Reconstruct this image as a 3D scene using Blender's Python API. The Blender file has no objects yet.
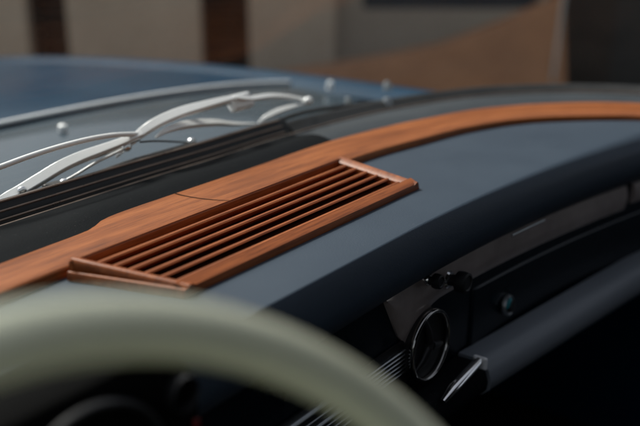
import bpy, bmesh, math, random
from mathutils import Vector, Matrix
random.seed(7)
S = bpy.context.scene
COL = S.collection
R = math.radians

# ---------------------------------------------------------------- materials
def mat(name):
    m = bpy.data.materials.new(name); m.use_nodes = True
    nt = m.node_tree; nt.nodes.clear()
    out = nt.nodes.new('ShaderNodeOutputMaterial')
    b = nt.nodes.new('ShaderNodeBsdfPrincipled')
    nt.links.new(b.outputs[0], out.inputs[0])
    return m, nt, b, out

def N(nt, t, **kw):
    n = nt.nodes.new(t)
    for k, v in kw.items():
        if k in n.inputs: n.inputs[k].default_value = v
        else: setattr(n, k, v)
    return n

def ramp(nt, stops):
    r = nt.nodes.new('ShaderNodeValToRGB'); e = r.color_ramp.elements
    while len(e) < len(stops): e.new(0.5)
    for x, (p, c) in zip(e, stops): x.position = p; x.color = (*c, 1)
    return r

def coords(nt, scale=(1, 1, 1), rot=(0, 0, 0)):
    tc = nt.nodes.new('ShaderNodeTexCoord'); mp = nt.nodes.new('ShaderNodeMapping')
    mp.inputs['Scale'].default_value = scale; mp.inputs['Rotation'].default_value = rot
    nt.links.new(tc.outputs['Object'], mp.inputs['Vector']); return mp

def bump(nt, b, height, strength=.2, dist=.001):
    bp = N(nt, 'ShaderNodeBump', Strength=strength, Distance=dist)
    nt.links.new(height, bp.inputs['Height']); nt.links.new(bp.outputs[0], b.inputs['Normal']); return bp

def simple(name, c0, c1, rough=.5, metal=0., nscale=30, bstr=.1, bscale=400, rvar=.1, coat=0., stretch=(1, 1, 1), spec=.5, bdist=.0008):
    m, nt, b, out = mat(name)
    mp = coords(nt, stretch)
    n = N(nt, 'ShaderNodeTexNoise', Scale=nscale, Detail=5, Roughness=.6); nt.links.new(mp.outputs[0], n.inputs['Vector'])
    r = ramp(nt, [(.3, c0), (.7, c1)]); nt.links.new(n.outputs['Fac'], r.inputs['Fac']); nt.links.new(r.outputs[0], b.inputs['Base Color'])
    n2 = N(nt, 'ShaderNodeTexNoise', Scale=bscale, Detail=3); nt.links.new(mp.outputs[0], n2.inputs['Vector'])
    if bstr: bump(nt, b, n2.outputs['Fac'], bstr, bdist)
    mr = N(nt, 'ShaderNodeMapRange'); mr.inputs['To Min'].default_value = max(.02, rough - rvar); mr.inputs['To Max'].default_value = rough + rvar
    nt.links.new(n.outputs['Fac'], mr.inputs['Value']); nt.links.new(mr.outputs[0], b.inputs['Roughness'])
    b.inputs['Metallic'].default_value = metal; b.inputs['Specular IOR Level'].default_value = spec
    if coat: b.inputs['Coat Weight'].default_value = coat; b.inputs['Coat Roughness'].default_value = .04
    return m

def wood(name, dark, mid, light, off=0., uv=False):
    m, nt, b, out = mat(name)
    mp = coords(nt, (2.2, 34, 34)); mp.inputs['Location'].default_value = (off, off * 3, 0)
    w = N(nt, 'ShaderNodeTexNoise', Scale=2.2, Detail=6, Roughness=.62, Distortion=.35); nt.links.new(mp.outputs[0], w.inputs['Vector'])
    r = ramp(nt, [(.28, dark), (.5, mid), (.74, light)]); nt.links.new(w.outputs['Fac'], r.inputs['Fac'])
    mp2 = coords(nt, (14, 420, 420))
    if uv:
        for l in list(nt.links):
            if l.from_socket.name == 'Object': nt.links.remove(l)
        uvn = nt.nodes.new('ShaderNodeUVMap'); nt.links.new(uvn.outputs[0], mp.inputs['Vector']); nt.links.new(uvn.outputs[0], mp2.inputs['Vector'])
    p = N(nt, 'ShaderNodeTexNoise', Scale=1.6, Detail=3, Roughness=.7); nt.links.new(mp2.outputs[0], p.inputs['Vector'])
    pr = ramp(nt, [(.36, (.45, .40, .38)), (.52, (1, 1, 1))]); nt.links.new(p.outputs['Fac'], pr.inputs['Fac'])
    mx = N(nt, 'ShaderNodeMixRGB', blend_type='MULTIPLY', Fac=.75); nt.links.new(r.outputs[0], mx.inputs[1]); nt.links.new(pr.outputs[0], mx.inputs[2])
    nt.links.new(mx.outputs[0], b.inputs['Base Color'])
    b.inputs['Roughness'].default_value = .38; b.inputs['Specular IOR Level'].default_value = .25
    bump(nt, b, p.outputs['Fac'], .22, .0006)
    return m

def leather(name, c0, c1, rough=.5, spec=.4):
    m, nt, b, out = mat(name)
    mp = coords(nt)
    n = N(nt, 'ShaderNodeTexNoise', Scale=9, Detail=6, Roughness=.6); nt.links.new(mp.outputs[0], n.inputs['Vector'])
    r = ramp(nt, [(.3, c0), (.7, c1)]); nt.links.new(n.outputs['Fac'], r.inputs['Fac']); nt.links.new(r.outputs[0], b.inputs['Base Color'])
    sp = N(nt, 'ShaderNodeTexNoise', Scale=520, Detail=2); nt.links.new(mp.outputs[0], sp.inputs['Vector'])
    sr = ramp(nt, [(.70, (0, 0, 0)), (.80, (.35, .35, .35))]); nt.links.new(sp.outputs['Fac'], sr.inputs['Fac'])
    dm = N(nt, 'ShaderNodeMixRGB'); dm.inputs[2].default_value = (.22, .21, .20, 1)
    nt.links.new(sr.outputs[0], dm.inputs[0]); nt.links.new(r.outputs[0], dm.inputs[1]); nt.links.new(dm.outputs[0], b.inputs['Base Color'])
    b.inputs['Specular IOR Level'].default_value = spec
    v = N(nt, 'ShaderNodeTexVoronoi', Scale=650, feature='SMOOTH_F1'); nt.links.new(mp.outputs[0], v.inputs['Vector'])
    bump(nt, b, v.outputs['Distance'], .25, .0005)
    mr = N(nt, 'ShaderNodeMapRange'); mr.inputs['To Min'].default_value = rough - .07; mr.inputs['To Max'].default_value = rough + .08
    nt.links.new(n.outputs['Fac'], mr.inputs['Value']); nt.links.new(mr.outputs[0], b.inputs['Roughness'])
    return m

M = {}
M['wood'] = wood('teak_wood', (.15, .042, .012), (.275, .083, .0225), (.40, .134, .040), uv=True)
M['wood_grille'] = wood('carved_teak', (.15, .038, .011), (.27, .075, .020), (.39, .122, .036), 3.1)
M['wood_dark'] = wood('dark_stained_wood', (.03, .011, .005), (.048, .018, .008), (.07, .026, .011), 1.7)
M['pad'] = leather('blue_grey_leather', (.028, .042, .062), (.035, .051, .073), .5, .3)
M['lip'] = leather('grey_leather', (.17, .19, .215), (.19, .21, .235), .42, .45)
M['ledge'] = leather('black_vinyl', (.003, .004, .005), (.005, .006, .0075), .65, .05)
M['vinyl'] = leather('dark_grey_vinyl', (.026, .032, .038), (.036, .043, .05), .5, .3)
M['navy'] = simple('navy_paint', (.0018, .0055, .010), (.0026, .0075, .0135), .3, nscale=12, bstr=.03, spec=.3)
M['black'] = simple('black_plastic', (.004, .004, .005), (.008, .008, .009), .45)
M['rubber'] = simple('black_rubber', (.006, .006, .006), (.014, .013, .012), .5, bstr=.2)
M['carpet'] = simple('black_carpet', (.004, .004, .004), (.009, .009, .009), .95, bstr=.6)
M['lining'] = simple('dark_headlining', (.02, .018, .016), (.03, .027, .024), .9, bstr=.3)
M['chrome'] = simple('chrome', (.80, .80, .80), (.88, .88, .88), .09, 1., nscale=40, bstr=.02, rvar=.05)
M['silver'] = simple('sky_bright_silver', (.87, .88, .88), (.92, .92, .92), .24, .05, nscale=60, bstr=.04, rvar=.06)  # near-white and barely metallic: sky reflection put into the colour
M['bead'] = simple('brown_metal_bead', (.24, .175, .135), (.34, .26, .21), .3, .7)
M['moulding'] = simple('dull_aluminium', (.34, .36, .37), (.42, .44, .45), .35, 1., nscale=60, bstr=.04)
M['darkchrome'] = simple('dark_chrome', (.30, .29, .28), (.38, .37, .36), .12, 1., nscale=40, bstr=.02)
M['trim'] = simple('panel_sheen', (.36, .30, .28), (.52, .44, .41), .22, .3, nscale=14, bstr=.03)  # grey-brown sky reflection of the navy panel, as base colour
M['ivory'] = simple('ivory_bakelite', (.64, .67, .50), (.69, .72, .54), .24, nscale=18, bstr=.02, coat=.8)
M['paint'] = simple('blue_car_paint', (.003, .027, .058), (.0045, .036, .074), .34, nscale=5, bstr=0, coat=.08, spec=.14)
M['cowl'] = simple('sky_sheen_paint', (.034, .056, .074), (.042, .066, .086), .25, nscale=6, bstr=0, coat=.55, spec=.4)  # body paint made lighter and greyer: reflected sky put into the colour
M['teal'] = simple('teal_glint_colour', (.01, .22, .26), (.02, .30, .33), .2)  # colour of the glint on the lock
M['red'] = simple('red_marking', (.12, .006, .006), (.15, .008, .008), .4)
M['slot'] = simple('slot_black', (.002, .002, .002), (.0035, .0035, .0035), .85, spec=.05)
M['stucco'] = simple('tan_stucco', (.43, .345, .26), (.53, .43, .335), .9, nscale=1.6, bstr=.4, bscale=60, bdist=.01)
M['shutter'] = simple('dark_shutter', (.012, .011, .010), (.022, .02, .018), .6)
M['greywall'] = simple('grey_render', (.33, .27, .215), (.40, .335, .265), .9, nscale=1.2, bstr=.4, bscale=60, bdist=.01)
M['darkwall'] = simple('dark_stone', (.020, .013, .009), (.034, .023, .016), .9, nscale=2, bstr=.5, bscale=30, bdist=.01)
M['brown'] = simple('brown_reflection', (.26, .125, .064), (.35, .175, .092), .9, nscale=3, bstr=.5, bscale=30, bdist=.01)  # colour of the wood reflection, for the sloped slab
M['bluedark'] = simple('dark_blue_panel', (.012, .015, .024), (.018, .022, .032), .6)
M['pole'] = simple('grey_galvanised', (.32, .31, .30), (.40, .39, .38), .6, .1)
M['ground'] = simple('grey_asphalt', (.20, .19, .175), (.27, .255, .235), .9, nscale=5, bstr=.6, bscale=120, bdist=.01)

def glass_mat():
    m = bpy.data.materials.new('windscreen_glass'); m.use_nodes = True; nt = m.node_tree; nt.nodes.clear()
    out = nt.nodes.new('ShaderNodeOutputMaterial'); mix = nt.nodes.new('ShaderNodeMixShader')
    tr = N(nt, 'ShaderNodeBsdfTransparent', Color=(.955, .975, .965, 1)); gl = N(nt, 'ShaderNodeBsdfGlossy', Roughness=.0)
    fr = N(nt, 'ShaderNodeFresnel'); ge = nt.nodes.new('ShaderNodeNewGeometry')     # same reflectance on both faces of the pane
    io = N(nt, 'ShaderNodeMapRange'); io.inputs['To Min'].default_value = 1.13; io.inputs['To Max'].default_value = 1 / 1.13
    nt.links.new(ge.outputs['Backfacing'], io.inputs['Value']); nt.links.new(io.outputs[0], fr.inputs['IOR'])
    n = N(nt, 'ShaderNodeTexNoise', Scale=3, Detail=4); mp = coords(nt); nt.links.new(mp.outputs[0], n.inputs['Vector'])
    mr = N(nt, 'ShaderNodeMapRange'); mr.inputs['To Min'].default_value = .0; mr.inputs['To Max'].default_value = .035
    nt.links.new(n.outputs['Fac'], mr.inputs['Value']); nt.links.new(mr.outputs[0], gl.inputs['Roughness'])
    nt.links.new(fr.outputs[0], mix.inputs[0]); nt.links.new(tr.outputs[0], mix.inputs[1]); nt.links.new(gl.outputs[0], mix.inputs[2])
    # dust film, strengthened to imitate the pale reflection veil
    du = N(nt, 'ShaderNodeBsdfDiffuse', Color=(.55, .53, .50, 1)); m2 = nt.nodes.new('ShaderNodeMixShader')
    dn = N(nt, 'ShaderNodeTexNoise', Scale=9, Detail=8, Roughness=.7); nt.links.new(mp.outputs[0], dn.inputs['Vector'])
    dr = N(nt, 'ShaderNodeMapRange'); dr.inputs['From Min'].default_value = .35; dr.inputs['From Max'].default_value = .75; dr.inputs['To Min'].default_value = .008; dr.inputs['To Max'].default_value = .055
    nt.links.new(dn.outputs['Fac'], dr.inputs['Value']); nt.links.new(dr.outputs[0], m2.inputs[0]); nt.links.new(mix.outputs[0], m2.inputs[1]); nt.links.new(du.outputs[0], m2.inputs[2])
    nt.links.new(m2.outputs[0], out.inputs[0]); return m
M['glass'] = glass_mat()

# ---------------------------------------------------------------- geometry helpers
def link(name, me, m, parent=None, smooth=True, bevel=0, seg=2, auto=None):
    o = bpy.data.objects.new(name, me); COL.objects.link(o)
    for mm in (m if isinstance(m, (list, tuple)) else [m]): me.materials.append(mm)
    if parent: o.parent = parent
    if smooth:
        for p in me.polygons: p.use_smooth = True
        if auto is not None: me.set_sharp_from_angle(angle=R(auto))
    if bevel:
        b = o.modifiers.new('bevel', 'BEVEL'); b.width = bevel; b.segments = seg; b.limit_method = 'ANGLE'; b.angle_limit = R(35)
    return o

def from_bm(name, bm, *a, **k):
    bmesh.ops.recalc_face_normals(bm, faces=bm.faces)
    me = bpy.data.meshes.new(name); bm.to_mesh(me); bm.free(); return link(name, me, *a, **k)

def add_loft(bm, rings, closed=True, caps=True, mi=0):
    vs = [[bm.verts.new(p) for p in r] for r in rings]
    n = len(rings[0])
    for a, b in zip(vs, vs[1:]):
        for i in range(n if closed else n - 1):
            j = (i + 1) % n
            f = bm.faces.new((a[i], a[j], b[j], b[i])); f.material_index = mi
    if closed and caps:
        bm.faces.new(vs[0][::-1]).material_index = mi; bm.faces.new(vs[-1]).material_index = mi
    return vs

def loft(name, rings, m, parent=None, closed=True, caps=True, **k):
    bm = bmesh.new(); add_loft(bm, rings, closed, caps); return from_bm(name, bm, m, parent, **k)

def add_box(bm, lo, hi, mtx=None, mi=0):
    vs = []
    for x in (lo[0], hi[0]):
        for y in (lo[1], hi[1]):
            for z in (lo[2], hi[2]):
                p = Vector((x, y, z)); vs.append(bm.verts.new(mtx @ p if mtx else p))
    for q in ((0, 1, 3, 2), (4, 6, 7, 5), (0, 4, 5, 1), (2, 3, 7, 6), (0, 2, 6, 4), (1, 5, 7, 3)):
        bm.faces.new([vs[i] for i in q]).material_index = mi

def catmull(pts, n=8):
    P = [Vector(p) for p in pts]; P = [2 * P[0] - P[1]] + P + [2 * P[-1] - P[-2]]; out = []
    for i in range(1, len(P) - 2):
        for k in range(n):
            t = k / n; a, b, c, d = P[i - 1:i + 3]
            out.append(.5 * ((2 * b) + (c - a) * t + (2 * a - 5 * b + 4 * c - d) * t * t + (3 * b - a - 3 * c + d) * t ** 3))
    out.append(P[-2]); return out

def resample(pts, n):
    L = [0]
    for a, b in zip(pts, pts[1:]): L.append(L[-1] + (b - a).length)
    out = []; j = 0
    for i in range(n):
        t = L[-1] * i / (n - 1)
        while j < len(L) - 2 and L[j + 1] < t: j += 1
        s = (t - L[j]) / max(1e-9, L[j + 1] - L[j]); out.append(pts[j].lerp(pts[j + 1], s))
    return out

def add_tube(bm, path, rad, segs=12, flat=1., up=Vector((0, 0, 1)), mi=0, a0=0.):
    """rad: number or per-point list; flat squashes the section along the second axis."""
    P = [Vector(p) for p in path]; rings = []
    for i, p in enumerate(P):
        t = (P[min(i + 1, len(P) - 1)] - P[max(i - 1, 0)]).normalized()
        s = t.cross(up).normalized(); w = s.cross(t)
        r = rad[i] if isinstance(rad, (list, tuple)) else rad
        rings.append([p + s * r * flat * math.cos(a) + w * r * math.sin(a) for a in (a0 + 2 * math.pi * k / segs for k in range(segs))])
    add_loft(bm, rings, True, True, mi)

def tube(name, path, rad, m, parent=None, **k):
    bm = bmesh.new(); add_tube(bm, path, rad, **k); return from_bm(name, bm, m, parent, auto=40)

def add_lathe(bm, prof, mtx, segs=48, mi=0, capend=True):
    rings = [[mtx @ Vector((r * math.cos(a), r * math.sin(a), h)) for a in (2 * math.pi * k / segs for k in range(segs))] for r, h in prof]
    add_loft(bm, rings, True, capend, mi)

def lathe(name, prof, mtx, m, parent=None, segs=48, capend=True, auto=35):
    bm = bmesh.new(); add_lathe(bm, prof, mtx, segs, 0, capend); return from_bm(name, bm, m, parent, auto=auto)

def axis(pos, d):
    return Matrix.Translation(pos) @ Vector((0, 0, 1)).rotation_difference(Vector(d)).to_matrix().to_4x4()

def empty(name, loc=(0, 0, 0)):
    o = bpy.data.objects.new(name, None); COL.objects.link(o); o.location = loc; return o

def tag(o, label=None, cat=None, group=None, kind=None):
    if label: o['label'] = label
    if cat: o['category'] = cat
    if group: o['group'] = group
    if kind: o['kind'] = kind
    return o

# ================================================================= THE CAR
car = empty('vintage_car')
tag(car, 'dark blue vintage car with teak trimmed blue dashboard and ivory steering wheel', 'car')

CX = .74                                         # centre line of the car
def ycre(x):                                     # front edge of the padded dash top
    u = abs(x - CX) - (-.04 if x > CX else .0)
    d = x - .70 if x > .70 else max(0, .45 - x)
    return .42 - .197 * d ** 1.9

# ---- padded dash top: thick pad with a crisp edge that softens towards the passenger side
xs = [-.06 + 1.53 * i / 90 for i in range(91)]
rings = []
for x in xs:
    e = ycre(x); s = max(0, min(1, (x - .55) / .75)); f = .0022 + .022 * s * s
    sec = [(.60, -.004), (.45, -.001), (.32, .0), (.24, .0), (.16, .0005), (.10, .0008), (.06, .0006)]
    sec = [(e + (.66 - e) * a / .6, z) for a, z in sec]
    arc = [(e + f - f * math.sin(t) * 1.0, -f * .85 + f * .85 * math.cos(t) + .0006) for t in [R(q) for q in (0, 12, 25, 38, 50, 60, 68)]]
    y1, z1 = arc[-1]
    face = [(e - .003 - f * .12, z1 - .006), (e - .0068, -.020), (e - .0095, -.032), (e - .0090, -.044), (e - .004, -.056), (e + .006, -.065), (e + .018, -.0695), (e + .03, -.071), (.66, -.071)]
    rings.append([(x, y, z) for y, z in sec + arc + face])
pad = loft('dash_pad', rings, M['pad'], car, auto=50)
tag(pad, 'blue-grey leather dash top pad with a dark rolled front edge')

# ---- dashboard panel (painted metal) below the pad
dash = loft('dashboard', [[(x, ycre(x) + .020, -.0712), (x, ycre(x) + .022, -.20), (x, ycre(x) + .03, -.245), (x, ycre(x) + .10, -.26), (x, .70, -.26), (x, .70, -.0712)] for x in xs], M['navy'], car, auto=40)
tag(dash, 'glossy dark navy dash panel under the leather pad')

# sky sheen on the navy panel, built as a lighter band and corner
def band(name, x0, x1, z0, z1, proud, m, parent, n=40, bulge=.0035):
    rg = []
    for i in range(n + 1):
        x = x0 + (x1 - x0) * i / n; y = ycre(x) + .020; zt, zb = z0(x), z1(x)
        pts = [(x, y + .002, zb)] + [(x, y - proud - bulge * math.sin(math.pi * k / 6), zb + (zt - zb) * k / 6) for k in range(7)] + [(x, y + .002, zt)]
        rg.append(pts)
    return loft(name, rg, m, parent, auto=40)
zt = lambda x: -.0735 - .006 * max(0, x - .9)
band('sheen_strip', .70, 1.245, zt, lambda x: zt(x) - .036 - .030 * max(0, min(1, (.80 - x) / .06)) + .062 * max(0, min(1, (.735 - x) / .035)), .002, M['trim'], dash)
band('corner_sheen', 1.262, 1.40, zt, lambda x: zt(x) - .03, .004, M['trim'], dash)
tube('trim_clip', [(x, ycre(x) - .003, -.0635) for x in (.925, .945, .975, 1.0)], .0014, M['moulding'], dash)

# glovebox door with lock
gb = empty('glovebox', (0, 0, 0)); gb.parent = car
rg = []
for i in range(31):
    x = .885 + .44 * i / 30; y = ycre(x) + .020
    rg.append([(x, y + .003, -.124), (x, y - .0018, -.1255), (x, y - .0018, -.2445), (x, y + .003, -.246)])
loft('door', rg, M['navy'], gb, auto=30, bevel=.002)
lk = axis((.959, ycre(.959) + .016, -.170), (0, -1, .1))
lathe('lock', [(.0135, 0), (.0135, .003), (.0127, .0052), (.0116, .0056), (.0105, .0045), (.0098, .002), (.0001, .002)], lk, M['moulding'], gb)
lathe('lock_button', [(.0088, .002), (.0086, .0075), (.0072, .0095), (.0001, .0100)], lk, M['black'], gb)
jp_ = []
for k in range(9):
    a = R(95 + 85 * k / 8); jp_.append(Vector((.959 + .0112 * math.cos(a), ycre(.959) + .0095, -.170 + .0112 * math.sin(a))))
tube('teal_glint', jp_, [.0010, .0019, .0024, .0027, .0028, .0027, .0024, .0019, .0010], M['teal'], gb)  # glint on the lock, modelled as a teal crescent

# lower padded rail
rg = []
for i in range(81):
    x = .862 + .56 * i / 80; y = .405 - .156 * (x - .86); dz = -.0095 * max(0, min(1, (1.32 - x) / .46))
    rg.append([(q0, q1, q2 + dz) for q0, q1, q2 in [(x, y + .03, -.2405), (x, y + .012, -.241), (x, y - .004, -.236), (x, y - .013, -.227), (x, y - .0145, -.216), (x, y - .011, -.203), (x, y - .003, -.1935), (x, y + .006, -.1905), (x, y + .03, -.191)]])
rail = loft('lower_rail', rg, M['lip'], car, auto=60)
tag(rail, 'grey leather padded lip running below the glovebox')
rg = []
for i in range(41):
    x = .20 + .658 * i / 40; y = ycre(x) - .010
    rg.append([(q0, q1, q2 - .006) for q0, q1, q2 in [(x, y + .03, -.242), (x, y + .012, -.2425), (x, y - .002, -.238), (x, y - .010, -.229), (x, y - .0115, -.218), (x, y - .008, -.206), (x, y, -.198), (x, y + .008, -.196), (x, y + .03, -.1965)]])
loft('lower_rail', rg, M['ledge'], car, auto=60)
# chrome catch sitting on the rail
bm = bmesh.new()
add_tube(bm, [(.762, .400, -.207), (.785, .400, -.2015), (.820, .400, -.1965), (.847, .400, -.1935)], [.003, .0055, .0055, .0045], 14, 1.3)
catch = from_bm('catch', bm, M['chrome'], car, auto=40)
bm = bmesh.new(); add_box(bm, (-.0025, -.009, -.008), (.0025, .009, .008)); bmesh.ops.translate(bm, verts=bm.verts, vec=(.848, .399, -.196))
from_bm('end_cap', bm, M['silver'], catch, bevel=.003, smooth=False)

# knobs on the sheen band
for (x, z, r, l) in ((.823, -.0915, .0125, .026), (.780, -.0775, .0085, .018)):
    mt = axis((x, ycre(x) + .018, z), (0, -1, .05))
    k = lathe('knob', [(r * .55, 0), (r * .55, l * .45), (r * .95, l * .55), (r, l * .75), (r * .92, l), (r * .70, l * 1.03), (r * .62, l * .98), (.0001, l * .98)], mt, M['black'], dash, 32)
    lathe('collar', [(r * .85, 0), (r * .85, .003), (r * .7, .005), (r * .56, .005)], mt, M['chrome'], dash, 32, capend=False)

# round air vent with chrome ring
vc = Vector((.779, ycre(.779) + .016, -.1545)); VS = .84
vent = lathe('air_vent', [(VS * r_, VS * h_) for r_, h_ in [(.0495, .004), (.0495, -.004), (.046, -.002), (.043, .0), (.035, -.004), (.0001, -.006)]], axis(vc, (0, -1, .02)), M['black'], car)
tag(vent, 'round black air vent in a chrome ring')
mt = axis(vc, (0, -1, .02))
pr = [(VS * (.047 + .0035 * math.cos(a)), VS * (.0075 + .0045 * math.sin(a))) for a in (2 * math.pi * k / 16 for k in range(17))]
lathe('ring', pr, mt, M['darkchrome'], vent, 72, capend=False, auto=60)
for q in (90, 210, 330):
    bm = bmesh.new(); mm = mt @ Matrix.Rotation(R(q + 12), 4, 'Z')
    add_tube(bm, [mm @ Vector((.004, 0, .006)), mm @ Vector((.02, 0, .006)), mm @ Vector((.034, 0, .003))], [.0055, .004, .0025], 10)
    from_bm('vane', bm, M['black'], vent, auto=40)
lathe('hub', [(VS * r_, VS * h_) for r_, h_ in [(.008, 0), (.008, .009), (.006, .011), (.0001, .0115)]], mt, M['black'], vent, 24)

# chrome louvre bars of the radio grille
rad = empty('radio_grille'); rad.parent = car
tag(rad, 'stack of thin chrome bars on the black centre panel')
def bar(x0, x1, z, r, m='moulding'):
    bm = bmesh.new()
    add_tube(bm, [(x0 + (x1 - x0) * i / 8, ycre(x0 + (x1 - x0) * i / 8) + .0165, z) for i in range(9)], r, 10, 1.3)
    from_bm('bar', bm, M[m], rad, auto=40)
for k in range(6): bar(.655, .7445, -.1455 - .0052 * k, .0013)
for z, r, x0, x1 in ((-.1405, .0030, .44, .655), (-.152, .0010, .44, .650), (-.1605, .0024, .44, .648), (-.168, .0010, .44, .64), (-.175, .0010, .44, .64), (-.182, .0010, .44, .64), (-.2045, .0026, .50, .70)):
    bar(x0, x1, z, r)
bm = bmesh.new(); add_box(bm, (.43, .4375, -.212), (.748, .4395, -.134)); from_bm('backing', bm, M['black'], rad, smooth=False)

# instrument cluster behind the steering wheel
def hump(x):
    t = (x - .225) / .135; return .046 + .004 * (1 - t * t)
rg = []
for i in range(25):
    x = .06 + .30 * i / 24; e = 1 - min(1, min(x - .06, .36 - x) / .03); z = hump(x) - .03 * e * e
    rg.append([(x, .372, -.16), (x, .366, z - .012), (x, .368, z - .003), (x, .376, z), (x, .415, z - .004), (x, .46, .004), (x, .46, -.066), (x, .437, -.074), (x, .437, -.16)])
clus = loft('instrument_cluster', rg, M['slot'], car, auto=45)
for gx, gz, gr in ((.265, -.022, .062), (.135, -.022, .062), (.342, .014, .012)):
    mt = axis((gx, .3655, gz), (0, -1, .0))
    g = lathe('gauge', [(gr * .93, .0015), (gr * .90, .0), (.0001, .0)], mt, M['slot'], clus)
    pr = [(gr * .96 + gr * .045 * math.cos(a), .004 + .004 * math.sin(a)) for a in (2 * math.pi * k / 12 for k in range(13))]
    lathe('bezel', pr, mt, M['black'], clus, 64, capend=False, auto=60)
bm = bmesh.new(); add_box(bm, (.352, .362, -.020), (.357, .3655, -.012)); from_bm('warning_light', bm, M['red'], clus, bevel=.001, smooth=False)

# ---- wood strip along the foot of the windscreen
front = catmull([(.02, .40, 0), (.10, .52, 0), (.22, .588, 0), (.40, .599, 0), (.60, .602, 0), (.80, .604, 0), (.92, .602, 0), (1.015, .588, 0), (1.13, .566, 0), (1.235, .515, 0), (1.325, .415, 0), (1.36, .32, 0), (1.37, .25, 0)])
rear = catmull([(-.06, .44, 0), (.02, .56, 0), (.14, .638, 0), (.28, .653, 0), (.40, .655, 0), (.46, .658, 0), (.510, .661, 0), (.530, .668, 0), (.548, .676, 0), (.60, .679, 0), (.77, .679, 0), (.90, .681, 0), (1.0, .674, 0), (1.11, .652, 0), (1.255, .606, 0), (1.372, .517, 0), (1.435, .42, 0), (1.465, .32, 0), (1.475, .25, 0)], 6)
def plan_at(curve, x, hi=True):
    best = min(range(len(curve)), key=lambda i: abs(curve[i].x - x)); return curve[best]
nS = 130
F = resample(front, nS); Rr = resample(rear, nS)
# match rear samples to front ones by x in the straight middle
def interp(curve, x):
    for a, b in zip(curve, curve[1:]):
        if a.x <= x <= b.x: return a.lerp(b, (x - a.x) / max(1e-9, b.x - a.x))
    return None
Fd = resample(front, 800); Rd = resample(rear, 800)
rg = []
uF = [i / (nS - 1) for i in range(nS)]
for i in range(nS):
    a = F[i]; b = Rr[i]
    if .25 < a.x < 1.0:
        w = min(1, (a.x - .25) / .1, (1.0 - a.x) / .15); q = interp(Rd, a.x)
        b = b.lerp(q, w)
    d = (b - a).normalized(); up = Vector((0, 0, 1)); T = .0085
    sec = [a - up * .003, a + up * (T - .003), a + d * .001 + up * (T - .0009), a + d * .0032 + up * T,
           a.lerp(b, .35) + up * (T + .0006), a.lerp(b, .7) + up * (T + .0004), b - d * .004 + up * T, b - d * .001 + up * (T - .001), b + up * (T - .003), b - up * .003]
    rg.append(sec)
bm = bmesh.new(); vsr = add_loft(bm, rg)
uvl = bm.loops.layers.uv.new('UVMap'); arc = [0.]
for a_, b_ in zip(rg, rg[1:]): arc.append(arc[-1] + ((a_[4] + a_[5]) * .5 - (b_[4] + b_[5]) * .5).length)
vuv = {}
for i, (ring_, pts_) in enumerate(zip(vsr, rg)):
    for v_, p_ in zip(ring_, pts_): vuv[v_] = (arc[i], (p_ - pts_[0]).length)
for f_ in bm.faces:
    for l_ in f_.loops: l_[uvl].uv = vuv[l_.vert]
# the open joint across the strip: a thin dark line
jp = catmull([(.645, .678, .0090), (.644, .662, .0094), (.646, .645, .0095), (.651, .628, .0095), (.660, .612, .0093), (.668, .604, .0088)], 6)
vs = [(bm.verts.new(p + Vector((-.0007, 0, 0))), bm.verts.new(p + Vector((.0007, 0, 0)))) for p in jp]
for (a, b), (c, d) in zip(vs, vs[1:]): bm.faces.new((a, b, d, c)).material_index = 1
strip = from_bm('wood_trim', bm, [M['wood'], M['slot']], car, auto=50)
tag(strip, 'polished reddish teak strip curving along the foot of the windscreen')

# ---- wooden louvred grille
gr = empty('vent_grille'); gr.parent = car
tag(gr, 'carved reddish teak grille with long slats on the dash top')
GT = .0175
BL, BR, FRp, FLp = Vector((.437, .592, 0)), Vector((.852, .600, 0)), Vector((.840, .485, 0)), Vector((.470, .484, 0))
def gpt(u, v):   # u along the length, v from back to front
    return BL.lerp(BR, u).lerp(FLp.lerp(FRp, u), v)
def rail_mesh(name, pts_out, pts_in, z0, z1, zi, m=M['wood_grille'], flare=.0, drop=.0, round_=.001):
    """frame member between an outer and an inner plan line"""
    rg = []
    Z1, ZI, L_ = z1, zi, len(pts_out) - 1
    for k_, (o, i) in enumerate(zip(pts_out, pts_in)):
        z1, zi = Z1 - drop * k_ / L_, ZI - drop * k_ / L_
        d = (i - o).normalized(); up = Vector((0, 0, 1))
        rg.append([o - d * flare + up * z0, o + up * (z1 - .003), o + d * .001 + up * (z1 - .0008), o + d * .003 + up * z1, i - d * .0015 + up * zi, i + up * (zi - .0015), i + up * z0])
    return loft(name, rg, m, gr, auto=35)
nn = 24
W = .0125
LX, FV = .413, .126
du, dv = .011 / LX, .010 / FV
rail_mesh('back_rail', [gpt(k / nn, 0) for k in range(nn + 1)], [gpt(k / nn, .034) for k in range(nn + 1)], .0, GT, GT - .0006)
rail_mesh('front_rail', [gpt(k / nn, 1) for k in range(nn + 1)], [gpt(k / nn, .885) for k in range(nn + 1)], .0005, .0085, .0115, flare=.0)
rg = []
for k in range(13):
    v = .002 + .996 * k / 12; o, i_ = gpt(0, v), gpt(.032, v); d = (i_ - o).normalized(); up = Vector((0, 0, 1)); h = GT + .0014 - .0085 * v
    rg.append([o + d * a + up * b for a, b in ((-.0036, .0), (-.0028, .0066), (-.0022, .0076), (-.0012, .0080), (.0012, .0080), (.0018, .0074), (.0018, .0090), (.0006, h * .62), (.0012, h - .0022), (.0026, h - .0006), (.005, h), (.0085, h - .0012), (.0118, h - .0042), (.0125, 0))])
loft('end_rail', rg, M['wood_grille'], gr, auto=40)
rail_mesh('end_rail', [gpt(1, .002 + .996 * k / 12) for k in range(13)], [gpt(.967, .002 + .996 * k / 12) for k in range(13)], .0, GT + .0008, GT - .002, flare=.002, drop=.009)
NS = 6
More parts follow.
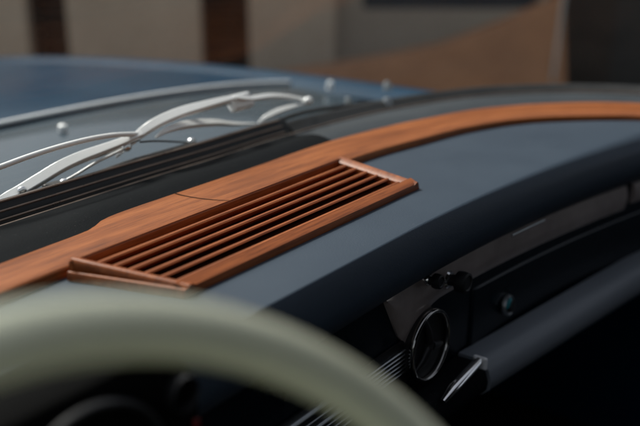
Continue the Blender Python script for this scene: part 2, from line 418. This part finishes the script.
for s in range(NS):
    v = .045 + (.885 - .045) * (s + .66) / (NS + .14)
    rg = []
    for k in range(nn + 1):
        c = gpt(.020 + .949 * k / nn, v); t = .0026; zt_ = GT - .0034 - .0078 * v; lean = .0092
        # leaning slat: top edge towards the driver, foot towards the screen
        rg.append([c + Vector((0, lean - t, .0015)), c + Vector((0, -t, zt_ - .0012)), c + Vector((0, -t * .5, zt_)), c + Vector((0, t * .6, zt_)), c + Vector((0, t, zt_ - .001)), c + Vector((0, lean + t, .0015))])
    loft('slat', rg, M['wood_grille'], gr, auto=35)
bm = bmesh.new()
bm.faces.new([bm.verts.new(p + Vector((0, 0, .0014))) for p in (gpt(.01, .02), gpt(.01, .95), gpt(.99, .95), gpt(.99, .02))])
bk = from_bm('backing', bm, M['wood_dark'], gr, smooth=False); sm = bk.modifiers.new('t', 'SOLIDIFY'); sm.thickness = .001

# ---- black defroster ledge between the wood and the glass
bead_pts = [(-.10, .40, 0), (-.06, .53, 0), (.04, .66, 0), (.25, .735, 0), (.40, .752, 0), (.55, .757, 0), (.68, .760, 0), (.80, .760, 0), (.93, .763, 0), (1.05, .758, 0), (1.20, .735, 0), (1.36, .678, 0), (1.47, .59, 0), (1.535, .49, 0), (1.56, .40, 0), (1.57, .30, 0)]
bead = resample(catmull(bead_pts, 10), 150)
rear_l = resample(rear, 150)
def nearest(curve, p): return min(curve, key=lambda q: (q - p).length)
def ledge_rings(x0, x1, dz=0.):
    rg = []
    for i, b in enumerate(bead):
        if not x0 <= b.x <= x1: continue
        a = nearest(Rd, b) if b.x > .2 else rear_l[i]
        if .3 < b.x < .95: a = interp(Rd, b.x) or a
        up = Vector((0, 0, 1)); d = (b - a)
        rg.append([a + d * t - Vector((0, .004, 0)) * (1 - t) + up * (z + (dz if z > -.01 else 0)) for t, z in ((0, -.02), (0, .002), (.1, .0035), (.22, .006), (.36, .0075), (.5, .0065), (.66, .003), (.8, .0005), (.92, .0005), (1.0, -.001), (1.0, -.02))])
    return rg
ledge = loft('screen_ledge', ledge_rings(-1, 3), M['vinyl'], car, auto=60)
tag(ledge, 'soft dark grey ledge between the teak strip and the windscreen')
duct = loft('defroster_duct', ledge_rings(.2, .955, .0022), M['ledge'], car, auto=60)
tag(duct, 'black rubber defroster duct lying along the near half of the ledge')
bm = bmesh.new(); add_tube(bm, [p + Vector((0, 0, .0005)) for p in bead if p.x > .1], .0016, 8); from_bm('edge_bead', bm, M['bead'], ledge, auto=60)

# ---- windscreen
def off(c, dist):
    out = []
    for i, p in enumerate(c):
        t = (c[min(i + 1, len(c) - 1)] - c[max(i - 1, 0)]).normalized(); out.append(p + Vector((-t.y, t.x, 0)) * dist)
    return out
def screen_pt(p, z):   # glass surface above the base point p
    return Vector((CX + (p.x - CX) * (1 - .20 * z), p.y - .76 * z * (1 if True else 0), z))
gbase = off(bead, .034)
gin = [[screen_pt(p, z) for p in gbase] for z in [-.02 + .44 * k / 20 for k in range(21)]]
bm = bmesh.new(); add_loft(bm, gin, closed=False)
ws = from_bm('windscreen', bm, M['glass'], car)
so = ws.modifiers.new('t', 'SOLIDIFY'); so.thickness = .005; so.offset = 0
tag(ws, 'raked curved windscreen glass with the dash mirrored faintly in it')
# rubber seal at the foot of the glass, with brown beads imitating slat reflections
def ribbon(name, prof, m, parent, lo=-1, hi=9):
    rg = []
    for p, i in zip(gbase, range(len(gbase))):
        t = (gbase[min(i + 1, len(gbase) - 1)] - gbase[max(i - 1, 0)]).normalized(); nrm = Vector((-t.y, t.x, 0))
        if not lo <= p.x <= hi: continue
        rg.append([p + nrm * dn + Vector((0, 0, z)) for dn, z in prof])
    return loft(name, rg, m, parent, auto=45)
ribbon('rubber_seal', [(-.034, -.03), (-.0335, -.008), (-.026, -.004), (-.016, .001), (-.009, .0075), (-.004, .0095), (.0, .0085), (.004, .004), (.007, -.006), (.008, -.10)], M['rubber'], ws, .97)
ribbon('rubber_seal', [(-.034, -.03), (-.0335, -.008), (-.029, -.004), (-.027, .0030), (-.0245, .004), (-.0225, .0105), (-.020, .012), (-.0175, .0185), (-.0135, .0205), (-.009, .0190), (-.004, .010), (.002, .0), (.007, -.01), (.008, -.10)], M['rubber'], ws, .1, .972)
for dn, z, r in ((-.0262, .0036, .0013), (-.0218, .0112, .0014), (-.0165, .0194, .0016)):
    bm = bmesh.new(); add_tube(bm, [p + Vector((0, 0, z)) for p in off(gbase, dn) if .1 < p.x < .965], r, 8); from_bm('reflection_bead', bm, M['bead'], ws, auto=60)
# outer chrome moulding at the glass foot
bm = bmesh.new(); add_tube(bm, [p + Vector((0, 0, -.004)) for p in off(gbase, .012)], .004, 10); from_bm('moulding', bm, M['silver'], ws, auto=60)

# ---- cowl, bonnet, wings
def crown(x): return -.042 * abs((x - CX) / .82) ** 3
def cowl_y0(x):
    q = min(gbase, key=lambda p: abs(p.x - x)); return q.y + .006
xsb = [-.06 + 1.60 * i / 60 for i in range(61)]
rg = []
for x in xsb:
    y0 = cowl_y0(x); y1 = 1.232 - .03 * ((x - CX) / .8) ** 2; c = crown(x); row = []
    for t, z in ((0, -.094), (.06, -.0925), (.15, -.087), (.28, -.076), (.42, -.0635), (.55, -.051), (.66, -.042), (.75, -.0355), (.83, -.0310), (.9, -.0282), (.97, -.0275), (1, -.031), (1, -.06)):
        row.append((x, y0 + (y1 - y0) * t, z + c))
    rg.append(row)
cowl = loft('cowl', rg, M['cowl'], car, closed=False, auto=50)
tag(cowl, 'glossy blue panel between the bonnet and the windscreen')
rg = []
for x in xsb:
    y0 = 1.238 - .03 * ((x - CX) / .8) ** 2; c = crown(x); row = [(x, y0, -.05 + c), (x, y0, -.026 + c), (x, y0 + .003, -.0225 + c), (x, y0 + .010, -.021 + c)]
    bul = .016 * math.exp(-((x - CX) / .28) ** 4)
    for t in (.04, .1, .2, .32, .45, .58, .7, .8, .9, 1.0):
        row.append((x, y0 + (2.62 - y0) * t, -.021 - .012 * t - .085 * t * t + c + bul * min(1, t / .1)))
    row.append((x, 2.70, -.20 + c)); row.append((x, 2.70, -.5))
    rg.append(row)
hood = loft('bonnet', rg, M['paint'], car, closed=False, auto=50)
tag(hood, 'long glossy dark blue bonnet beyond the windscreen')
bm = bmesh.new(); add_tube(bm, [(x, 1.2365 - .03 * ((x - CX) / .8) ** 2, -.0215 + crown(x)) for x in xsb[1:-1]], .0042, 10); from_bm('edge_highlight', bm, M['silver'], hood, auto=60)  # silver strip standing in for the highlight on the bonnet lip
# front wings: rounded ridge each side, dropping to the flank
for s in (1, -1):
    rg = []
    for k in range(61):
        y = .30 + 2.42 * k / 60; w = CX + s * .80; t = max(0, (y - 1.2) / 1.4)
        z0 = -.056 - .085 * t * t - .010 * t
        z0 += -.02 * max(0, (.75 - y) / .45)
        rg.append([(w - s * .03, y, z0 - .012), (w + s * .00, y, z0 + .002), (w + s * .02, y, z0 + .007), (w + s * .045, y, z0 + .006), (w + s * .072, y, z0 - .004), (w + s * .094, y, z0 - .03), (w + s * .106, y, z0 - .08), (w + s * .112, y, z0 - .18), (w + s * .11, y, -.42), (w + s * .09, y, -.70), (w + s * .03, y, -.70)])
    loft('wing', rg, M['paint'], car, auto=60)

def nozzle(x, y, z, r):
    n = lathe('washer_nozzle', [(r * 1.1, -.006), (r * 1.05, .0), (r * .95, r * .6), (r * 1.0, r * 1.1), (r * .85, r * 1.5), (r * .4, r * 1.75), (.0001, r * 1.8)], axis((x, y, z), (0, -.15, 1)), M['silver'], cowl, 24)
    return n
nozzle(.862, 1.150, -.033, .0072)
nozzle(1.495, 1.085, -.050, .007)

# ---- wipers lying on the glass
def wiper(parts):
    w = empty('windscreen_wiper'); w.parent = car
    for name, pts, rad, flat, m in parts:
        path = catmull(pts, 6); n = len(path)
        rr = rad if not isinstance(rad, (list, tuple)) else [rad[0] + (rad[1] - rad[0]) * math.sin(math.pi * i / (n - 1)) for i in range(n)]
        strap = name in ('bridge', 'arm_tip', 'claw') or (name == 'arm' and flat < 1)      # pressed flat straps, the rest round
        bm = bmesh.new(); add_tube(bm, path, rr, 4 if strap else 12, flat, Vector((0, -1, -.75)), 0, R(45) if strap else 0.)
        from_bm(name, bm, M[m], w, auto=50, bevel=.0009 if strap else 0)
    return w
def ball(w, name, p, r, m='chrome'):
    bm = bmesh.new(); bmesh.ops.create_uvsphere(bm, u_segments=16, v_segments=10, radius=r); bmesh.ops.scale(bm, vec=(1.15, .9, .9), verts=bm.verts)
    bmesh.ops.translate(bm, verts=bm.verts, vec=p); from_bm(name, bm, M[m], w)
rod = [(0.4722, 0.7839, 0.0482), (0.5048, 0.7805, 0.0527), (0.5389, 0.777, 0.0574), (0.5757, 0.7748, 0.0602), (0.6162, 0.7747, 0.0604), (0.6538, 0.7772, 0.0571), (0.6967, 0.7833, 0.049)]
bridgeA = [(0.47, .822, -.012), (0.5116, 0.8185, -0.0007), (0.5304, 0.812, 0.008), (0.5439, 0.8091, 0.0119), (0.5656, 0.8018, 0.0215), (0.5877, 0.7945, 0.0314), (0.6121, 0.7898, 0.0377), (0.6388, 0.7872, 0.0411), (0.6666, 0.7846, 0.0446), (0.697, 0.7801, 0.0506)]
clawA = [(0.5961, 0.8064, 0.0074), (0.602, 0.8035, 0.0116), (0.6149, 0.7995, 0.0167), (0.6346, 0.7927, 0.0257), (0.6564, 0.7881, 0.0318), (0.6752, 0.7849, 0.0362)]
rubberA = [(0.42, .811, -.008), (0.4897, 0.8075, -0.005), (0.5124, 0.8052, -0.002), (0.5869, 0.8003, 0.0045), (0.6753, 0.7930, 0.0148), (0.7832, 0.7915, 0.0162)]
wa = wiper([('arm', rod, .0030, 1.0, 'silver'), ('bridge', bridgeA, (.0052, .0090), .62, 'silver'), ('claw', clawA, .0019, 1.3, 'silver'), ('rubber_blade', rubberA, .0032, 1.0, 'rubber')])
tag(wa, 'silver wiper nearest the driver, with two bowed bridges')
path = catmull([(x + .001, y + .006, z - .0088) for x, y, z in bridgeA[2:]], 6); bm = bmesh.new(); add_tube(bm, path, .0016, 8); from_bm('spring', bm, M['darkchrome'], wa, auto=50)
ball(wa, 'rivet', (0.5985, 0.8045, 0.0085), .0060); ball(wa, 'rivet', (0.6752, 0.7838, 0.0372), .0058); ball(wa, 'rivet', (.5439, .8055, .0135), .0052)
bm = bmesh.new(); add_box(bm, (-.011, -.006, -.006), (.011, .006, .006)); bmesh.ops.translate(bm, verts=bm.verts, vec=(.583, .8045, .0065)); from_bm('blade_clip', bm, M['rubber'], wa, bevel=.002, smooth=False)

armB = [(0.6851, 0.8112, 0.025), (0.6976, 0.8029, 0.0361), (0.7138, 0.7932, 0.0491), (0.7331, 0.7869, 0.0575), (0.7631, 0.7825, 0.0633), (0.7971, 0.7811, 0.0652), (0.8332, 0.7802, 0.0664), (0.8639, 0.78, 0.0667)]
armB2 = [(0.8568, 0.7756, 0.0676), (0.8916, 0.7799, 0.0601), (0.9375, 0.7832, 0.0558), (0.9926, 0.7917, 0.0444), (1.0444, 0.8023, 0.0303)]
bridgeB = [(0.7226, 0.7861, 0.0385), (0.7346, 0.7808, 0.0456), (0.7588, 0.7794, 0.0475), (0.7868, 0.7811, 0.0452), (0.829, 0.7866, 0.0379), (0.8778, 0.7959, 0.0255), (0.93, 0.8034, 0.0154)]
clawB = [(0.9313, 0.8020, 0.0150), (0.9417, 0.7957, 0.0231), (0.9637, 0.7917, 0.0283), (0.9946, 0.7907, 0.0297), (1.0295, 0.7919, 0.0281)]
wireB = [(0.6925, 0.7795, 0.0407), (0.7196, 0.7831, 0.0358), (0.7536, 0.7895, 0.0273), (0.7903, 0.7969, 0.0174)]
rubberB = [(.80, .800, .0085), (.93, .8005, .010), (1.03, .797, .014), (1.12, .787, .010), (1.22, .768, .004)]
wb = wiper([('arm', armB, (.0046, .0088), .62, 'silver'), ('arm_tip', armB2, (.0040, .0056), .6, 'silver'), ('bridge', bridgeB, (.0018, .0072), .6, 'silver'), ('claw', clawB, (.0020, .0058), .6, 'silver'), ('wire', wireB, .0012, 1., 'rubber'), ('rubber_blade', rubberB, .0034, 1., 'rubber')])
tag(wb, 'silver wiper with an arched arm, farther along the glass')
for src, dz in ((armB, -.0078),):
    path = catmull([(x + .001, y + .006, z + dz) for x, y, z in src], 6); bm = bmesh.new(); add_tube(bm, path, .0018, 8); from_bm('spring', bm, M['darkchrome'], wb, auto=50)
ball(wb, 'rivet', (0.7946, 0.7965, 0.0178), .0058); ball(wb, 'end_clip', (1.0296, 0.7872, 0.033), .0075, 'silver'); ball(wb, 'rivet', (0.9386, 0.7985, 0.0165), .0045)
bm = bmesh.new(); add_box(bm, (-.019, -.008, -.011), (.019, .008, .011)); bmesh.ops.rotate(bm, verts=bm.verts, cent=(0, 0, 0), matrix=Matrix.Rotation(R(-35), 3, 'X'))
bmesh.ops.translate(bm, verts=bm.verts, vec=(.878, .786, .057)); from_bm('joint_block', bm, M['silver'], wb, bevel=.004, smooth=False)
# spindle caps at the far side
for (x, y, z, r) in ((1.40, .884, -.010, .0072), (1.205, .760, .006, .0074), (1.165, .81, .010, .005)):
    lathe('spindle_cap', [(r * 1.2, -.008), (r * 1.2, -.004), (r, 0), (r * .95, r * .5), (r * .7, r * .95), (.0001, r * 1.1)], axis((x, y, z), (0, .1, 1)), M['moulding'], wb, 24)

# ---- steering wheel
WC, TILT, WR, TR = Vector((.1145, .118, .002)), R(34.5), .2050, .0122
wn = Vector((0, -math.cos(TILT), math.sin(TILT))); wa_ = Vector((1, 0, 0)); wb_ = Vector((0, math.sin(TILT), math.cos(TILT)))
sw = empty('steering_wheel'); sw.parent = car
tag(sw, 'slim ivory steering wheel rim close to the viewer')
rings = []
for k in range(128):
    a = 2 * math.pi * k / 128; d = wa_ * math.cos(a) + wb_ * math.sin(a); rings.append([WC + d * (WR + TR * math.cos(q)) + wn * TR * math.sin(q) for q in (2 * math.pi * j / 24 for j in range(24))])
rings.append(rings[0])
bm = bmesh.new(); add_loft(bm, rings, True, False); bmesh.ops.remove_doubles(bm, verts=bm.verts, dist=1e-6); from_bm('rim', bm, M['ivory'], sw)
for a in (R(-8), R(188)):
    d = wa_ * math.cos(a) + wb_ * math.sin(a)
    bm = bmesh.new(); add_tube(bm, [WC + d * .03 - wn * .035, WC + d * .09 - wn * .03, WC + d * .15 - wn * .014, WC + d * .20], [.014, .012, .010, .010], 14, .7, wn); from_bm('spoke', bm, M['ivory'], sw, auto=60)
lathe('hub', [(.052, -.05), (.052, -.02), (.048, -.008), (.036, .0), (.0001, .006)], axis(WC - wn * .02, wn), M['ivory'], sw)
lathe('column', [(.026, -.36), (.026, -.03)], axis(WC - wn * .02, wn), M['black'], sw, 32)

# ---- cabin shell: doors, firewall, floor, roof
def shell(name, lo, hi, m, bev=.01):
    bm = bmesh.new(); add_box(bm, lo, hi); return from_bm(name, bm, M[m], car, smooth=False, bevel=bev)
shell('floor_pan', (-.12, -1.0, -.72), (1.60, .80, -.68), 'carpet')
shell('firewall', (-.12, .72, -.68), (1.60, .75, -.04), 'carpet')
shell('rear_bulkhead', (-.12, -1.0, -.68), (1.60, -.95, -.06), 'lining')
shell('rear_deck', (-.155, -1.8, -.10), (1.635, -1.0, -.05), 'paint', .02)
shell('tail', (-.155, -1.82, -.70), (1.635, -1.78, -.11), 'paint', .01)
for s in (1, -1):
    x0, x1 = (1.575, 1.635) if s > 0 else (-.155, -.095)
    shell('door_panel', (x0, -.95, -.70), (x1, .30, -.02), 'lip', .015)
    shell('rear_wing', (x0, -1.77, -.70), (x1, -1.0, -.105), 'paint', .01)
# A pillars follow the ends of the glass
for idx in (0, -1):
    p = gbase[idx]; rg = []
    for z in [-.06 + .50 * k / 10 for k in range(11)]:
        c = screen_pt(p, z); rg.append([c + Vector((x, y, 0)) for x, y in ((-.025, -.035), (.025, -.035), (.03, .0), (.022, .018), (-.022, .018), (-.03, 0))])
    loft('screen_pillar', rg, M['lining'], car, auto=40)
# unseen, added to block sky light from behind: roof, rails, pillars and rear panel
bm = bmesh.new(); add_tube(bm, [screen_pt(p, .425) for p in gbase], .018, 12); from_bm('screen_header', bm, M['silver'], car, auto=60)
rg = []
for k in range(13):
    t = k / 12; y = -.06 - 1.05 * t; drop = .10 * t * t
    rg.append([(CX + q * .80, y, .405 + .055 * (1 - q * q) - drop) for q in [-1 + 2 * j / 16 for j in range(17)]])
bm = bmesh.new(); add_loft(bm, rg, closed=False); shade_roof = from_bm('shade_roof', bm, [M['lining']], car)
so = shade_roof.modifiers.new('t', 'SOLIDIFY'); so.thickness = .03; so.offset = 0
for s in (1, -1):
    e = screen_pt(gbase[-2 if s > 0 else 1], .41)
    bm = bmesh.new(); add_tube(bm, [(e.x, e.y, .41), (CX + s * .80, -.08, .405), (CX + s * .80, -.6, .38), (CX + s * .80, -1.1, .30)], .02, 10); from_bm('shade_rail', bm, M['lining'], car, auto=50)
    rgp = [[(CX + s * .80 + dx, y0 + (y1 - y0) * q, z) for dx, q in ((-.015, 0), (.015, 0), (.015, 1), (-.015, 1))] for z, y0, y1 in ((-.02, -1.2, -.62), (.2, -1.15, -.72), (.37, -1.1, -.80))]
    loft('shade_pillar', rgp, M['lining'], car, auto=40)
rg = [[(CX + q * .80, y, z) for q in (-1, -.5, 0, .5, 1)] for y, z in ((-1.11, .36), (-1.16, .2), (-1.22, -.06))]
bm = bmesh.new(); add_loft(bm, rg, closed=False); bk = from_bm('shade_panel', bm, [M['lining']], car); so = bk.modifiers.new('t', 'SOLIDIFY'); so.thickness = .03
for sx in (.22, 1.26):
    seat = empty('seat'); seat.parent = car; seat.location = (sx, -.45, -.45)
    def cushion(name, rg): loft(name, rg, M['ledge'], seat, auto=60)
    cushion('seat_cushion', [[(x * q, y, z) for x, z in ((-.25, -.08), (-.24, .02), (-.18, .05), (.18, .05), (.24, .02), (.25, -.08))] for y, q in ((.42, .94), (.38, 1), (.0, 1), (-.10, .96))])
    cushion('backrest', [[(x * q, y + dy, z) for x, dy in ((-.25, .0), (-.23, .07), (-.15, .09), (.15, .09), (.23, .07), (.25, .0), (.22, -.05), (-.22, -.05))] for z, y, q in ((.0, -.13, .96), (.05, -.14, 1), (.35, -.22, 1), (.55, -.27, .9), (.60, -.29, .7))])

# ================================================================= SURROUNDINGS
GZ = -1.0
bm = bmesh.new(); bmesh.ops.create_grid(bm, x_segments=8, y_segments=8, size=120); bmesh.ops.translate(bm, verts=bm.verts, vec=(0, 0, GZ))
tag(from_bm('ground', bm, M['ground'], smooth=False), 'pale concrete ground around the car', kind='structure')

HD = Vector((.803, .596, 0)); RT = Vector((.596, -.803, 0))
def frame(depth):       # a local frame whose y axis runs away from the car, x to the right
    m = Matrix.Identity(4); m.col[0][:3] = RT; m.col[1][:3] = HD; m.col[2][:3] = (0, 0, 1); m.col[3][:3] = HD * depth + Vector((0, 0, GZ)); return m
def build_wall(root, mtx, x0, x1, h, openings, depth, m):
    """wall with real openings: boxes around them, butted"""
    bm = bmesh.new(); ops = sorted(openings); x = x0
    for (a, b, z0, z1) in ops:
        add_box(bm, (x, 0, 0), (a, depth, h), mtx)
        if z0 > 0: add_box(bm, (a, 0, 0), (b, depth, z0), mtx)
        add_box(bm, (a, 0, z1), (b, depth, h), mtx); x = b
    add_box(bm, (x, 0, 0), (x1, depth, h), mtx)
    return from_bm('wall', bm, m, root, smooth=False)
bld = empty('tan_building', HD * 6.3 + Vector((0, 0, GZ)))
tag(bld, 'blurred tan rendered building with tall dark shuttered windows', 'building')
inv = Matrix.Translation(-(HD * 6.3 + Vector((0, 0, GZ))))
f1 = inv @ frame(6.3)
ops = [(-2.055, -1.77, .18, 2.3), (-.84, -.50, .12, 2.3), (-3.5, -3.2, .18, 2.3), (-4.8, -4.5, .18, 2.3)]
build_wall(bld, f1, -6.5, .10, 2.9, ops, .35, M['stucco'])
for (a, b, z0, z1) in ops:
    bm = bmesh.new(); add_box(bm, (a, .12, z0), (a + .03, .16, z1), f1); add_box(bm, (b - .03, .12, z0), (b, .16, z1), f1)
    n = int((z1 - z0) / .07)
    for k in range(n):
        z = z0 + (z1 - z0) * (k + .5) / n
        mm = f1 @ Matrix.Translation((0, .14, z)) @ Matrix.Rotation(R(35), 4, 'X'); add_box(bm, (a + .03, -.006, -.034), (b - .03, .006, .034), mm)
    from_bm('shutter', bm, M['shutter'], bld, smooth=False)
    bm = bmesh.new(); add_box(bm, (a - .05, .352, z0 - .05), (b + .05, .38, z1 + .05), f1); from_bm('light_stop_panel', bm, M['slot'], bld, smooth=False)  # dark panel added behind the opening to stop sun leaking through
    bm = bmesh.new(); add_box(bm, (a - .03, -.05, z0 - .05), (b + .03, .10, z0 - .003), f1); from_bm('sill', bm, M['stucco'], bld, smooth=False, bevel=.01)
bm = bmesh.new(); add_box(bm, (-6.6, -.12, 2.9), (.1, .45, 3.05), f1); from_bm('cornice', bm, M['stucco'], bld, smooth=False, bevel=.02)

b2 = empty('grey_building', HD * 6.42 + Vector((0, 0, GZ)))
tag(b2, 'blurred grey-brown building joined to the right of the tan one', 'building')
f2 = Matrix.Translation(-(HD * 6.42 + Vector((0, 0, GZ)))) @ frame(6.42)
build_wall(b2, f2, .102, 1.60, 3.2, [(.30, 1.55, .635, 2.2)], .4, M['greywall'])
bm = bmesh.new(); add_box(bm, (.30, .05, .635), (1.55, .12, 2.2), f2); from_bm('window', bm, M['bluedark'], b2, smooth=False)  # made-up dark window in place of the dash top's reflection
bm = bmesh.new(); add_box(bm, (.102, -.1, 3.2), (1.60, .5, 3.35), f2); from_bm('cornice', bm, M['greywall'], b2, smooth=False, bevel=.02)

b3 = empty('dark_building', HD * 6.6 + Vector((0, 0, GZ)))
tag(b3, 'dark shaded building at the far side, behind the grey post', 'building')
f3 = Matrix.Translation(-(HD * 6.6 + Vector((0, 0, GZ)))) @ frame(6.6)
build_wall(b3, f3, 1.62, 6.5, 3.6, [(2.15, 3.1, .0, 2.2), (4.0, 4.6, .5, 2.1)], .4, M['darkwall'])
for (a, b, z0, z1) in ((2.15, 3.1, .0, 2.2), (4.0, 4.6, .5, 2.1)):
    bm = bmesh.new(); add_box(bm, (a, .2, z0), (b, .25, z1), f3); from_bm('door' if z0 == 0 else 'window', bm, M['shutter'], b3, smooth=False)
bm = bmesh.new(); add_box(bm, (1.55, -.1, 3.6), (6.6, .5, 3.75), f3); from_bm('cornice', bm, M['darkwall'], b3, smooth=False, bevel=.02)

# brown slab added in place of the wood reflection in the windscreen
rw = empty('reflection_slab', HD * 5.7 + Vector((0, 0, GZ)))
tag(rw, 'blurred brown sloping slab standing in for the wood reflection in the windscreen', 'wall')
f4 = Matrix.Translation(-(HD * 5.7 + Vector((0, 0, GZ)))) @ frame(5.7)
top = [(-.62, .26), (.05, .36), (.45, .43), (.78, .50), (1.15, .64), (1.36, .735), (1.50, .80)]
def ring(y, g=0.): return [f4 @ Vector((x, y - (.45 - .45 * z if y == 0 else 0), z)) for x, z in [(a, b + g) for a, b in top] + [(1.50, -.02), (-.62, -.02)]]
loft('wall', [ring(0), ring(.08)], M['brown'], rw, smooth=False, bevel=.01)

# slim post
pl = empty('lamp_post', HD * 5.4 + RT * 1.40 + Vector((0, 0, GZ)))
tag(pl, 'slim blurred grey post standing in front of the dark building', 'post')
lathe('shaft', [(.045, .0), (.045, .20), (.011, .22), (.010, 3.2), (.0001, 3.22)], Matrix.Rotation(R(3), 4, (.803, .596, 0)), M['pole'], pl, 24)
lathe('foot', [(.09, 0), (.09, .02), (.06, .03), (.05, .05)], Matrix.Identity(4), M['pole'], pl, 24, capend=False)

# ================================================================= LIGHT, SKY, CAMERA
SUN_EL, SUN_AZ = R(52), R(2)       # azimuth from +y (forward) towards +x
w = bpy.data.worlds.new('World'); S.world = w; w.use_nodes = True
nt = w.node_tree; nt.nodes.clear()
sky = nt.nodes.new('ShaderNodeTexSky'); sky.sky_type = 'NISHITA'; sky.sun_disc = False
sky.sun_elevation = SUN_EL; sky.sun_rotation = SUN_AZ; sky.dust_density = 4.0; sky.air_density = 1.0; sky.ozone_density = 1.0
bg = nt.nodes.new('ShaderNodeBackground'); bg.inputs[1].default_value = .085; wo = nt.nodes.new('ShaderNodeOutputWorld')
hs = nt.nodes.new('ShaderNodeHueSaturation'); hs.inputs['Saturation'].default_value = .38   # thin white cloud
nt.links.new(sky.outputs[0], hs.inputs['Color']); nt.links.new(hs.outputs[0], bg.inputs[0]); nt.links.new(bg.outputs[0], wo.inputs[0])
sun = bpy.data.lights.new('sun', 'SUN'); sun.energy = 2.9; sun.angle = R(12); sun.color = (1, .95, .88)
so = bpy.data.objects.new('sun', sun); COL.objects.link(so)
sd = Vector((math.sin(SUN_AZ) * math.cos(SUN_EL), math.cos(SUN_AZ) * math.cos(SUN_EL), math.sin(SUN_EL)))
so.rotation_euler = sd.to_track_quat('Z', 'Y').to_euler(); so.location = sd * 20

cam = bpy.data.cameras.new('camera'); co = bpy.data.objects.new('camera', cam); COL.objects.link(co); S.camera = co
co.location = (0, 0, .30)
fwd = Vector((.7597, .5647, -.3226)); co.rotation_euler = fwd.to_track_quat('-Z', 'Y').to_euler()
cam.sensor_width = 36; cam.lens = 50.0; cam.clip_start = .02; cam.clip_end = 500
cam.dof.use_dof = True; cam.dof.focus_distance = .90; cam.dof.aperture_fstop = 2.9; cam.dof.aperture_blades = 0

S.view_settings.view_transform = 'Standard'; S.view_settings.look = 'None'; S.view_settings.exposure = .65; S.view_settings.gamma = 1
S.cycles.use_denoising = True
S.cycles.max_bounces = 10; S.cycles.transparent_max_bounces = 16
S.cycles.caustics_reflective = False; S.cycles.caustics_refractive = False
